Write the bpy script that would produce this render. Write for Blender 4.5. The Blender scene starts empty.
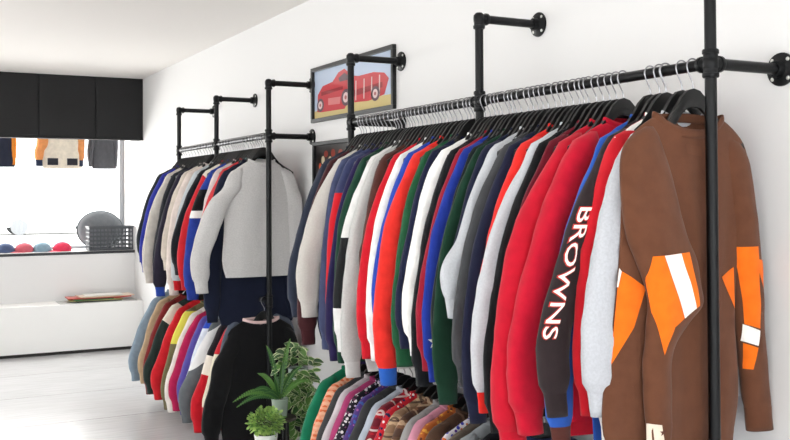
import bpy, bmesh, math, random
from mathutils import Vector, Matrix, noise, Euler
C = bpy.context.scene.collection
PI = math.pi
SIN, COS, F = math.sin(math.radians(28)), math.cos(math.radians(28)), 950.0
EYE = 1.5
RX, WX = 1.92, 2.195            # rail line and the right wall
RAIL, TOP = 1.845, 2.152
LOWS = {0: 0.80, 1: 0.89}      # lower rails of the near and the far rack

# ---------- measuring helpers (plan of the shop taken from the view) ----------
def y_at(px, x):
    r = (px-395)/F
    return x*(COS-SIN*r)/(SIN+COS*r)
def x_at(px, y):
    r = (px-395)/F
    return y*(SIN+COS*r)/(COS-SIN*r)
def z_at(row, x, y):
    return EYE-(row-196)*(SIN*x+COS*y)/F

# ---------- colour and materials ----------
def lin(c):
    return tuple((v/255/12.92 if v/255 <= 0.04045 else ((v/255+0.055)/1.055)**2.4) for v in c)+(1,)
_m = {}
def mat(name, rgb, rough=0.6, metal=0.0, bump=0, bscale=200, coat=0, spec=0.5):
    key = (name, rgb, rough, metal, bump)
    if key in _m: return _m[key]
    m = bpy.data.materials.new(name); m.use_nodes = True
    nt = m.node_tree; b = nt.nodes['Principled BSDF']
    b.inputs['Base Color'].default_value = lin(rgb)
    b.inputs['Roughness'].default_value = rough
    b.inputs['Metallic'].default_value = metal
    b.inputs['Specular IOR Level'].default_value = spec
    b.inputs['Coat Weight'].default_value = coat
    if bump:
        tc = nt.nodes.new('ShaderNodeTexCoord'); n = nt.nodes.new('ShaderNodeTexNoise')
        n.inputs['Scale'].default_value = bscale
        bp = nt.nodes.new('ShaderNodeBump'); bp.inputs['Strength'].default_value = bump; bp.inputs['Distance'].default_value = 0.002
        nt.links.new(tc.outputs['Object'], n.inputs['Vector'])
        nt.links.new(n.outputs['Fac'], bp.inputs['Height']); nt.links.new(bp.outputs['Normal'], b.inputs['Normal'])
    _m[key] = m
    return m

def fabric(name, rgb, marl=0.0, pattern=None, cols=(), scale=1.0):
    """cloth: a weave bump, a little mottling; optional woven or printed pattern in object space"""
    key = (name, rgb, marl, pattern, tuple(cols), scale)
    if key in _m: return _m[key]
    m = bpy.data.materials.new(name); m.use_nodes = True
    nt = m.node_tree; L = nt.links; b = nt.nodes['Principled BSDF']
    b.inputs['Roughness'].default_value = 0.92
    b.inputs['Specular IOR Level'].default_value = 0.2
    b.inputs['Sheen Weight'].default_value = 0.12
    b.inputs['Sheen Roughness'].default_value = 0.5
    tc = nt.nodes.new('ShaderNodeTexCoord')
    def math_(op, a, bb=None, clamp=False):
        n = nt.nodes.new('ShaderNodeMath'); n.operation = op; n.use_clamp = clamp
        for i, v in enumerate((a, bb)):
            if v is None: continue
            if isinstance(v, (int, float)): n.inputs[i].default_value = v
            else: L.new(v, n.inputs[i])
        return n.outputs[0]
    def mix(fac, a, bb):
        n = nt.nodes.new('ShaderNodeMix'); n.data_type = 'RGBA'
        if isinstance(fac, (int, float)): n.inputs[0].default_value = fac
        else: L.new(fac, n.inputs[0])
        for i, v in ((6, a), (7, bb)):
            if isinstance(v, tuple): n.inputs[i].default_value = v
            else: L.new(v, n.inputs[i])
        return n.outputs[2]
    sx = nt.nodes.new('ShaderNodeSeparateXYZ'); L.new(tc.outputs['Object'], sx.inputs[0])
    X, Y, Z = sx.outputs
    base = lin(rgb)
    n1 = nt.nodes.new('ShaderNodeTexNoise'); n1.inputs['Scale'].default_value = 160 if marl else 25
    n1.inputs['Detail'].default_value = 3
    L.new(tc.outputs['Object'], n1.inputs['Vector'])
    amt = marl*.42 if marl else 0.06
    dk = tuple(v*(1-amt*1.3) for v in base[:3])+(1,); lt = tuple(min(1, v*(1+amt)+amt*0.01) for v in base[:3])+(1,)
    rp = nt.nodes.new('ShaderNodeMapRange'); rp.inputs[1].default_value = 0.35; rp.inputs[2].default_value = 0.65
    L.new(n1.outputs['Fac'], rp.inputs[0])
    col = mix(rp.outputs[0], dk, lt)
    if pattern in ('plaid', 'gingham'):
        def stripes(v, period, width, off=0.0):
            a = math_('FRACT', math_('ADD', math_('MULTIPLY', v, 1/period), 10+off))
            return math_('LESS_THAN', a, width)
        XY = math_('ADD', X, math_('MULTIPLY', Y, 0.8))
        c = [lin(k) for k in cols]
        p = 0.06*scale
        col = mix(math_('MULTIPLY', stripes(XY, p, 0.5), 0.55), col, c[0])
        col = mix(math_('MULTIPLY', stripes(Z, p, 0.5), 0.55), col, c[0])
        if len(c) > 1:
            col = mix(math_('MULTIPLY', stripes(XY, p, 0.12, .3), 0.8), col, c[1])
            col = mix(math_('MULTIPLY', stripes(Z, p, 0.12, .3), 0.8), col, c[1])
    elif pattern == 'print':
        v = nt.nodes.new('ShaderNodeTexVoronoi'); v.inputs['Scale'].default_value = 75/scale
        L.new(tc.outputs['Object'], v.inputs['Vector'])
        for i, k in enumerate(cols):
            sc = nt.nodes.new('ShaderNodeSeparateColor'); L.new(v.outputs['Color'], sc.inputs[0])
            ch = sc.outputs[i % 3]
            col = mix(math_('MULTIPLY', math_('GREATER_THAN', ch, 0.62), math_('LESS_THAN', v.outputs['Distance'], 0.42+0.05*i)), col, lin(k))
    elif pattern == 'bands':       # cols: (z_top, z_bottom, slant, rgb) sewn-in blocks
        for (z1, z0, sl, k) in cols:
            zz = math_('ADD', Z, math_('MULTIPLY', X, sl)) if sl else Z
            f = math_('MULTIPLY', math_('LESS_THAN', zz, z1), math_('GREATER_THAN', zz, z0))
            col = mix(f, col, lin(k))
    elif pattern == 'stripe_x':
        for (x1, x0, k) in cols:
            f = math_('MULTIPLY', math_('LESS_THAN', X, x1), math_('GREATER_THAN', X, x0))
            col = mix(f, col, lin(k))
    L.new(col, b.inputs['Base Color'])
    n2 = nt.nodes.new('ShaderNodeTexNoise'); n2.inputs['Scale'].default_value = 420
    n3 = nt.nodes.new('ShaderNodeTexNoise'); n3.inputs['Scale'].default_value = 14; n3.inputs['Detail'].default_value = 2
    mp = nt.nodes.new('ShaderNodeMapping'); mp.inputs['Scale'].default_value = (1, 1, 0.35)
    L.new(tc.outputs['Object'], mp.inputs[0]); L.new(mp.outputs[0], n3.inputs['Vector'])
    L.new(tc.outputs['Object'], n2.inputs['Vector'])
    hh = math_('ADD', math_('MULTIPLY', n2.outputs['Fac'], 0.12), n3.outputs['Fac'])
    bp = nt.nodes.new('ShaderNodeBump'); bp.inputs['Strength'].default_value = 0.55; bp.inputs['Distance'].default_value = 0.008
    L.new(hh, bp.inputs['Height']); L.new(bp.outputs['Normal'], b.inputs['Normal'])
    _m[key] = m
    return m

# ---------- mesh helpers ----------
class MB:
    def __init__(s): s.v = []; s.f = []; s.mi = []
    def add(s, vs, fs, mi=0):
        o = len(s.v); s.v += [tuple(v) for v in vs]
        for f in fs: s.f.append([i+o for i in f]); s.mi.append(mi)
        return s
    def box(s, x0, x1, y0, y1, z0, z1, mi=0, M=None):
        vs = [Vector((x, y, z)) for x in (x0, x1) for y in (y0, y1) for z in (z0, z1)]
        if M: vs = [M @ v for v in vs]
        return s.add(vs, [(0,1,3,2),(4,6,7,5),(0,4,5,1),(2,3,7,6),(0,2,6,4),(1,5,7,3)], mi)
    def tube(s, pts, r, n=12, mi=0, closed=False, cap=True):
        """round tube along a polyline; r a number or one per point"""
        P = [Vector(p) for p in pts]; N = len(P); rs = r if isinstance(r, (list, tuple)) else [r]*N
        vs = []; up = None
        for i, p in enumerate(P):
            a = P[(i-1) % N] if (i > 0 or closed) else P[i]
            b = P[(i+1) % N] if (i < N-1 or closed) else P[i]
            t = (b-a).normalized()
            if up is None: up = t.orthogonal().normalized()
            up = (up-t*up.dot(t)).normalized(); w = t.cross(up)
            for k in range(n):
                an = 2*PI*k/n
                vs.append(p+(up*math.cos(an)+w*math.sin(an))*rs[i])
        fs = []
        for i in range(N if closed else N-1):
            j = (i+1) % N
            for k in range(n):
                k2 = (k+1) % n
                fs.append((i*n+k, i*n+k2, j*n+k2, j*n+k))
        if cap and not closed:
            fs.append(tuple(range(n))[::-1]); fs.append(tuple((N-1)*n+k for k in range(n)))
        return s.add(vs, fs, mi)
    def lathe(s, prof, M=None, n=24, mi=0):
        """(r, z) profile turned about z, then moved by M"""
        vs = [Vector((r*math.cos(2*PI*k/n), r*math.sin(2*PI*k/n), z)) for r, z in prof for k in range(n)]
        if M: vs = [M @ v for v in vs]
        fs = [(i*n+k, i*n+(k+1) % n, (i+1)*n+(k+1) % n, (i+1)*n+k) for i in range(len(prof)-1) for k in range(n)]
        fs.append(tuple(range(n))[::-1]); fs.append(tuple((len(prof)-1)*n+k for k in range(n)))
        return s.add(vs, fs, mi)
    def prism(s, poly, depth, M=None, mi=0):
        """2-D outline (x, z) extruded along y by +-depth/2"""
        n = len(poly)
        vs = [Vector((x, -depth/2, z)) for x, z in poly]+[Vector((x, depth/2, z)) for x, z in poly]
        if M: vs = [M @ v for v in vs]
        fs = [tuple(range(n)), tuple(range(2*n-1, n-1, -1))]+[(i, i+n, (i+1) % n+n, (i+1) % n) for i in range(n)]
        return s.add(vs, fs, mi)
    def build(s, name, mats, parent=None, smooth=False, bevel=0):
        me = bpy.data.meshes.new(name); me.from_pydata(s.v, [], s.f)
        if not isinstance(mats, (list, tuple)): mats = [mats]
        for m in mats: me.materials.append(m)
        for p, i in zip(me.polygons, s.mi): p.material_index = i
        bm = bmesh.new(); bm.from_mesh(me); bmesh.ops.recalc_face_normals(bm, faces=bm.faces); bm.to_mesh(me); bm.free()
        if smooth:
            me.polygons.foreach_set('use_smooth', [True]*len(me.polygons))
            if smooth != 'all': me.set_sharp_from_angle(angle=math.radians(40))
        o = bpy.data.objects.new(name, me); C.objects.link(o)
        if parent: o.parent = parent
        if bevel:
            md = o.modifiers.new('bevel', 'BEVEL'); md.width = bevel; md.segments = 2; md.limit_method = 'ANGLE'
        return o
def tag(o, label=None, cat=None, group=None, kind=None):
    for k, v in (('label', label), ('category', cat), ('group', group), ('kind', kind)):
        if v: o[k] = v
    return o
def empty(name, loc, label=None, cat=None, group=None, rz=0):
    o = bpy.data.objects.new(name, None); C.objects.link(o); o.location = loc; o.rotation_euler = (0, 0, rz)
    o.empty_display_size = 0.05
    return tag(o, label, cat, group)
def struct(name, mb, m, **k): return tag(mb.build(name, m, **k), kind='structure')
def copy_tree(o, parent=None):
    c = o.copy(); C.objects.link(c); c.parent = parent
    for ch in list(o.children): copy_tree(ch, c)
    return c

# ---------- plain materials ----------
wall_m = mat('wall_paint', (232, 231, 231), 0.85, bump=0.05, bscale=60)
ceil_m = mat('ceiling_paint', (238, 234, 230), 0.95)
white_m = mat('white_board', (250, 249, 247), 0.5)
black_m = mat('black_panel', (17, 17, 19), 0.75, bump=0.1, bscale=90)
iron = mat('black_iron_pipe', (16, 17, 19), 0.38, 0.55, bump=0.12, bscale=300)
iron2 = mat('black_iron_fitting', (20, 21, 23), 0.45, 0.6, bump=0.2, bscale=300)
chrome = mat('chrome_wire', (160, 160, 164), 0.28, 1.0)
hang_m = mat('black_hanger_plastic', (11, 11, 12), 0.42, 0.0)
dark_wood = mat('dark_stained_wood', (38, 30, 26), 0.6)

# ---------- floor ----------
def floor_mat():
    m = bpy.data.materials.new('pale_oak_laminate'); m.use_nodes = True
    nt = m.node_tree; L = nt.links; b = nt.nodes['Principled BSDF']
    tc = nt.nodes.new('ShaderNodeTexCoord')
    br = nt.nodes.new('ShaderNodeTexBrick'); br.inputs['Scale'].default_value = 1
    br.inputs['Brick Width'].default_value = 9; br.inputs['Row Height'].default_value = 0.95
    br.inputs['Mortar Size'].default_value = 0.004; br.inputs['Mortar Smooth'].default_value = 0.3
    br.inputs['Color1'].default_value = lin((224, 224, 226)); br.inputs['Color2'].default_value = lin((216, 215, 216))
    br.inputs['Mortar'].default_value = lin((96, 92, 88))
    L.new(tc.outputs['Object'], br.inputs['Vector'])
    mp = nt.nodes.new('ShaderNodeMapping'); mp.inputs['Scale'].default_value = (1.2, 14, 1)
    n = nt.nodes.new('ShaderNodeTexNoise'); n.inputs['Scale'].default_value = 2.5; n.inputs['Detail'].default_value = 6
    L.new(tc.outputs['Object'], mp.inputs[0]); L.new(mp.outputs[0], n.inputs['Vector'])
    mx = nt.nodes.new('ShaderNodeMix'); mx.data_type = 'RGBA'; mx.blend_type = 'MULTIPLY'; mx.inputs[0].default_value = 0.5
    cr = nt.nodes.new('ShaderNodeMapRange'); cr.inputs[1].default_value = .3; cr.inputs[2].default_value = .7; cr.inputs[3].default_value = .68; cr.inputs[4].default_value = 1
    L.new(n.outputs['Fac'], cr.inputs[0]); L.new(br.outputs['Color'], mx.inputs[6]); L.new(cr.outputs[0], mx.inputs[7])
    L.new(mx.outputs[2], b.inputs['Base Color'])
    b.inputs['Roughness'].default_value = 0.22
    bp = nt.nodes.new('ShaderNodeBump'); bp.inputs['Strength'].default_value = 0.15; bp.inputs['Distance'].default_value = 0.002
    L.new(n.outputs['Fac'], bp.inputs['Height']); L.new(bp.outputs['Normal'], b.inputs['Normal'])
    return m

# ---------- room ----------
LXW, BKY, HDR, SILLY, CZ = -3.6, -2.6, 9.5, 9.86, 2.665
struct('floor', MB().box(LXW-.1, WX+.1, BKY-.1, SILLY, -0.1, 0), floor_mat())
struct('ceiling', MB().box(LXW-.1, WX+.1, BKY-.1, 10.5, CZ, CZ+.1), ceil_m)
struct('wall_right', MB().box(WX, WX+.12, BKY-.1, 10.5, 0, CZ), wall_m)
mb = MB()                       # left wall with a long shopfront opening
mb.box(LXW-.1, LXW, BKY, -1.6, 0, CZ).box(LXW-.1, LXW, 6.0, 10.5, 0, CZ)
mb.box(LXW-.1, LXW, -1.6, 6.0, 0, .35).box(LXW-.1, LXW, -1.6, 6.0, 2.5, CZ)
struct('wall_left', mb, wall_m)
mb = MB(); mb.box(LXW, -2.9, BKY-.1, BKY, 0, CZ).box(1.9, WX, BKY-.1, BKY, 0, CZ).box(-2.9, 1.9, BKY-.1, BKY, 2.5, CZ).box(-2.9, 1.9, BKY-.1, BKY, 0, .25)
struct('wall_front', mb, wall_m)
# window bay at the far end: low wall, deep ledge, glass
mb = MB(); mb.box(LXW, WX, SILLY, SILLY+.08, 0, 0.925)
struct('wall_back', mb, wall_m)
led = MB().box(LXW, WX, SILLY-.005, 10.45, 0.925, 0.95)
struct('window_ledge', led, mat('dark_ledge_edge', (58, 58, 62), .5))
struct('trim_1', MB().box(LXW, WX, SILLY+.01, 10.4, 0.95, 0.956), white_m)
bench = MB().box(LXW, WX, HDR, SILLY, 0.03, 0.47).box(LXW, WX, HDR+.02, SILLY, 0.0, 0.03, 1)
struct('window_bench', bench, [white_m, mat('dark_plinth', (40, 38, 36), .7)], bevel=0)
hd = MB().box(LXW, WX, HDR, HDR+.18, 2.06, CZ)
struct('trim_2', hd, black_m)
# black pelmet panels (thin raised panels with shadow gaps)
edges = [x_at(p, HDR) for p in (-60, -14, 36, 93, 139.5)]
for a, b in zip(edges[:-1], edges[1:]):
    o = MB().box(a+.006, b-.006, HDR-.012, HDR, 2.075, CZ-.015).build('trim_panel', black_m, bevel=.003)
    tag(o, kind='structure')
struct('trim_3', MB().box(LXW, WX, HDR-.016, HDR, 2.055, 2.073), black_m)

GY = 10.38
def glass_mat():
    m = bpy.data.materials.new('window_glass'); m.use_nodes = True
    nt = m.node_tree; nt.nodes.clear()
    o = nt.nodes.new('ShaderNodeOutputMaterial'); t = nt.nodes.new('ShaderNodeBsdfTransparent'); t.inputs[0].default_value = (.95, .97, .97, 1)
    g = nt.nodes.new('ShaderNodeBsdfGlossy'); g.inputs['Roughness'].default_value = 0.02
    f = nt.nodes.new('ShaderNodeFresnel'); f.inputs[0].default_value = 1.45
    mx = nt.nodes.new('ShaderNodeMixShader'); nt.links.new(f.outputs[0], mx.inputs[0]); nt.links.new(t.outputs[0], mx.inputs[1]); nt.links.new(g.outputs[0], mx.inputs[2])
    nt.links.new(mx.outputs[0], o.inputs[0]); return m
glass = glass_mat()
win = empty('window_1', (0, GY, .956)); tag(win, kind='structure')
frame_m = mat('grey_window_frame', (150, 152, 156), .5, .2)
MB().add([(LXW+.01, 0, .02), (WX-.03, 0, .02), (WX-.03, 0, 1.65), (LXW+.01, 0, 1.65)], [(0, 1, 2, 3)]).build('pane', glass, win)
fb = MB()
fb.box(WX-.05, WX-.001, -.03, .03, 0, 1.7).box(LXW+.001, LXW+.05, -.03, .03, 0, 1.7).box(LXW+.05, WX-.05, -.03, .03, -.0, .03).box(LXW+.05, WX-.05, -.03, .03, 1.64, 1.7)
fb.box(-.9, -.85, -.03, .03, .03, 1.64)
fb.build('window_frame', frame_m, win)
for i, (M0, a, b, z0, z1) in enumerate(((Matrix.Translation((LXW-.05, 2.2, 0)) @ Matrix.Rotation(PI/2, 4, 'Z'), -3.8, 3.8, .35, 2.5), (Matrix.Translation((-.5, BKY-.05, 0)), -2.4, 2.4, .25, 2.5))):
    w = empty('window_%d' % (i+2), (0, 0, 0)); tag(w, kind='structure')
    f = MB()
    n = 4 if i == 0 else 2
    for k in range(n+1):
        xx = a+(b-a)*k/n; f.box(xx-.03, xx+.03, -.03, .03, z0, z1, M=M0)
    f.box(a, b, -.03, .03, z0, z0+.05, M=M0).box(a, b, -.03, .03, z1-.05, z1, M=M0)
    f.build('window_frame', frame_m, w)
    MB().add([M0 @ Vector(q) for q in ((a+.03, 0, z0+.05), (b-.03, 0, z0+.05), (b-.03, 0, z1-.05), (a+.03, 0, z1-.05))], [(0, 1, 2, 3)]).build('pane', glass, w)
struct('baseboard_right', MB().box(WX-.012, WX, BKY, HDR, 0, .09), white_m)

# ---------- pipe racks ----------
PR = .0157
def rotx(v): return Matrix.Rotation(PI/2, 4, 'Y')
def fitting(name, p, axes, root):
    """tee or elbow: a thick sleeve with a raised lip at every outlet"""
    m = MB(); p = Vector(p)
    m.lathe([(0.001, -.024), (.012, -.022), (.0205, -.012), (.0215, 0), (.0205, .012), (.012, .022), (.001, .024)], Matrix.Translation(p), 16)
    for a in axes:
        a = Vector(a); q = a.to_track_quat('Z', 'Y').to_matrix().to_4x4()
        m.lathe([(.0192, 0), (.0192, .025), (.0222, .026), (.0222, .035), (.020, .038), (PR, .038)], Matrix.Translation(p) @ q, 18)
    return m.build(name, iron2, root, smooth=True)
def flange(p, root):
    m = MB(); q = Matrix.Translation(p) @ Matrix.Rotation(-PI/2, 4, 'Y')     # faces -x
    m.lathe([(.0465, 0), (.0475, .003), (.0465, .007), (.031, .010), (.023, .014), (.022, .032), (.020, .034), (PR, .034)], q, 28)
    f = m.build('flange', iron2, root, smooth=True)
    for k in range(4):
        a = PI/4+k*PI/2
        s = MB().lathe([(.0062, .006), (.0062, .009), (.004, .0108), (.001, .011)], q @ Matrix.Translation((.037*math.cos(a), .037*math.sin(a), 0)), 10)
        s.build('screw', mat('zinc_screw', (215, 215, 210), .35, .8), f, smooth=True)
def rack(name_label, ys, low_arm, LOW):
    y0 = ys[0]
    root = empty('pipe_clothes_rack', (RX, y0, 0), name_label, 'clothes rack')
    def L(x, y, z): return (x-RX, y-y0, z)
    for i, y in enumerate(ys):
        MB().tube([L(RX, y, .01), L(RX, y, TOP)], PR, 20).build('post', iron, root, smooth=True)
        m = MB(); m.lathe([(.054, 0), (.055, .003), (.054, .007), (.034, .010), (.026, .014), (.025, .032), (PR, .034)], Matrix.Translation(L(RX, y, 0)), 28)
        m.build('foot_flange', iron2, root, smooth=True)
        MB().tube([L(RX, y, TOP), L(WX-.002, y, TOP)], PR, 20).build('arm', iron, root, smooth=True)
        fitting('elbow', L(RX, y, TOP), ((0, 0, -1), (1, 0, 0)), root)
        flange(L(WX-.001, y, TOP), root)
        ax = [(0, 0, 1), (0, 0, -1)]
        if i > 0: ax.append((0, -1, 0))
        if i < len(ys)-1: ax.append((0, 1, 0))
        if low_arm[i]:
            ax.append((1, 0, 0))
            MB().tube([L(RX, y, RAIL), L(WX-.002, y, RAIL)], PR, 20).build('arm', iron, root, smooth=True)
            flange(L(WX-.001, y, RAIL), root)
        fitting('tee', L(RX, y, RAIL), ax, root)
        fitting('tee', L(RX, y, LOW), [a for a in ax if a[0] == 0], root)
    for a, b in zip(ys[:-1], ys[1:]):
        for z in (RAIL, LOW):
            MB().tube([L(RX, a, z), L(RX, b, z)], PR*.97, 20).build('rail', iron, root, smooth=True)
    return root
YF = [1.833, 2.958, 4.075]
YL = [5.19, 6.19, 7.13]
rack('black iron pipe clothes rack nearest the camera, three posts and two rails', YF, (1, 0, 1), LOWS[0])
rack('black iron pipe clothes rack farther back, towards the bright window', YL, (1, 0, 0), LOWS[1])

# ---------- hangers ----------
def hanger_proto():
    root = empty('clothes_hanger', (0, 0, 0))
    top = [(-.182, -.205), (-.155, -.188), (-.125, -.171), (-.095, -.150), (-.068, -.118), (-.045, -.086), (-.022, -.066), (0, -.060)]
    top = top+[(-x, z) for x, z in top[-2::-1]]
    th = {0: .05}
    low = []
    for x, z in top:
        t = .050-.14*abs(x)
        low.append((x, z-max(.022, t)))
    poly = top+low[::-1]
    m = MB()
    n = len(top)
    vs = []
    for (x, z), (x2, z2) in zip(top, low):          # four-point sections: wide, softly rounded shoulders
        w = .008+.004*abs(x)/.2
        vs += [(x, -w*.6, z), (x, w*.6, z), (x, w, (z+z2)/2), (x, w*.6, z2), (x, -w*.6, z2), (x, -w, (z+z2)/2)]
    fs = [(i*6+k, i*6+(k+1) % 6, (i+1)*6+(k+1) % 6, (i+1)*6+k) for i in range(n-1) for k in range(6)]
    fs += [tuple(range(6)), tuple((n-1)*6+k for k in range(6))]
    m.add(vs, fs); m.build('body', hang_m, root, smooth=True)
    pts = []
    R = .0215
    for k in range(15):
        a = math.radians(-35+k*(235/14))
        pts.append((R*math.cos(a), 0, R*math.sin(a)+.0))
    pts += [(-R*.72, 0, -.020), (-R*.2, 0, -.038), (0, 0, -.048), (0, 0, -.066)]
    MB().tube(pts, .0021, 8).build('hook', chrome, root, smooth=True)
    return root
HP = hanger_proto(); _first = [True]
def hanger(y, rz, label, group=None, z=RAIL):
    if _first[0]: h = HP; _first[0] = False
    else: h = copy_tree(HP)
    h.location = (RX, y, z); h.rotation_euler = (0, 0, rz)
    tag(h, label, 'hanger', group)
    return h

# ---------- garments ----------
def interp(keys, s):
    """smooth interpolation of rows (s, ...)"""
    if s <= keys[0][0]: return keys[0][1:]
    for i in range(len(keys)-1):
        if s <= keys[i+1][0]:
            p1, p2 = keys[i], keys[i+1]
            p0 = keys[i-1] if i > 0 else p1; p3 = keys[i+2] if i+2 < len(keys) else p2
            t = (s-p1[0])/(p2[0]-p1[0]); out = []
            for a, b, c, d, k in zip(p0[1:], p1[1:], p2[1:], p3[1:], range(9)):
                m1 = (c-a)/max(1e-6, (p2[0]-p0[0]))*(p2[0]-p1[0]); m2 = (d-b)/max(1e-6, (p3[0]-p1[0]))*(p2[0]-p1[0])
                t2, t3 = t*t, t*t*t
                out.append((2*t3-3*t2+1)*b+(t3-2*t2+t)*m1+(-2*t3+3*t2)*c+(t3-t2)*m2)
            return out
    return keys[-1][1:]
class Shell:
    """cloth tube of horizontal sections: keys rows are (z, cx, cy, wx, wy), top to bottom"""
    def __init__(s, keys, seed, amp=.006, freq=9, dip=0, exp=2.0, wrinkle=0.0):
        s.keys = [(-k[0],)+tuple(k[1:]) for k in keys]; s.z0 = keys[0][0]; s.z1 = keys[-1][0]
        s.seed, s.amp, s.freq, s.dip, s.exp, s.wr = seed, amp, freq, dip, exp, wrinkle
    def pt(s, z, th, off=0):
        cx, cy, wx, wy = interp(s.keys, -z)
        wx, wy = max(wx, .002), max(wy, .002)
        c, sn = math.cos(th), math.sin(th)
        e = 2/s.exp
        ux = math.copysign(abs(c)**e, c); uy = math.copysign(abs(sn)**e, sn)
        x = cx+(wx+off)*ux; y = cy+(wy+off)*uy
        t = (s.z0-z)/(s.z0-s.z1)
        g = min(1, t*2.2+.12)
        y += s.amp*g*noise.noise(Vector((x*s.freq, s.seed*7.3, z*1.6)))*1.6
        y += s.amp*.7*g*uy*noise.noise(Vector((x*s.freq*2.1, s.seed*3.1+uy, z*3.2)))
        x += s.amp*.4*g*noise.noise(Vector((s.seed*5.7, z*5, 1.3)))
        if s.wr:
            y += s.wr*uy*noise.noise(Vector((x*12+z*9, s.seed*2.2, z*17)))
            x += s.wr*ux*.3*noise.noise(Vector((s.seed, uy, z*17)))
        zz = z-(s.dip*max(0, 1-t*8)*(.5-.5*sn)*(1-abs(c)**3) if s.dip else 0)
        return (x, y, zz)
    def mesh(s, nz, nth, z0=None, z1=None, cap_top=False, cap_bottom=False, off=0, pw=1.0):
        z0 = s.z0 if z0 is None else z0; z1 = s.z1 if z1 is None else z1
        m = MB(); vs = []
        for i in range(nz+1):
            z = z0+(z1-z0)*(i/nz)**pw
            for k in range(nth): vs.append(s.pt(z, 2*PI*k/nth, off))
        fs = [(i*nth+k, i*nth+(k+1) % nth, (i+1)*nth+(k+1) % nth, (i+1)*nth+k) for i in range(nz) for k in range(nth)]
        if cap_top: fs.append(tuple(range(nth))[::-1])
        if cap_bottom: fs.append(tuple(nz*nth+k for k in range(nth)))
        return m.add(vs, fs)
    def patch(s, quad, n=8, off=.0015):
        """front-side patch: quad of four (x, z) corners laid on the cloth"""
        vs = []
        for i in range(n+1):
            for j in range(n+1):
                u, v = i/n, j/n
                a = Vector(quad[0])*(1-u)+Vector(quad[1])*u; b = Vector(quad[3])*(1-u)+Vector(quad[2])*u
                q = a*(1-v)+b*v
                vs.append(s.front(q.x, q.y, off))
        fs = [(i*(n+1)+j, (i+1)*(n+1)+j, (i+1)*(n+1)+j+1, i*(n+1)+j+1) for i in range(n) for j in range(n)]
        return MB().add(vs, fs)
    def front(s, x, z, off=.0015):
        cx, cy, wx, wy = interp(s.keys, -z)
        u = max(-.985, min(.985, (x-cx)/max(wx, .002)))
        th = -math.acos(math.copysign(abs(u)**(s.exp/2), u))
        p = s.pt(z, th); return (x, p[1]-off, z)

def neckband(root, m, w, dip, wy=.02, h=.02, z=0.0, cx=0.0, thick=.004):
    vs = []; n = 36
    for k in range(n):
        a = 2*PI*k/n; c, sn = math.cos(a), math.sin(a)
        zz = z-dip*(.5-.5*sn)*(1-abs(c)**3)
        for rr, hh in ((0, -.004), (0, h*.6), (-.002, h), (-thick-.002, h), (-thick, h*.6), (-thick, -.004)):
            vs.append((cx+(w+rr)*c, (wy+rr)*sn, zz+hh))
    fs = [(k*6+j, ((k+1) % n)*6+j, ((k+1) % n)*6+(j+1) % 6, k*6+(j+1) % 6) for k in range(n) for j in range(6)]
    return MB().add(vs, fs).build('neckband', m, root, smooth='all')

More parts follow.
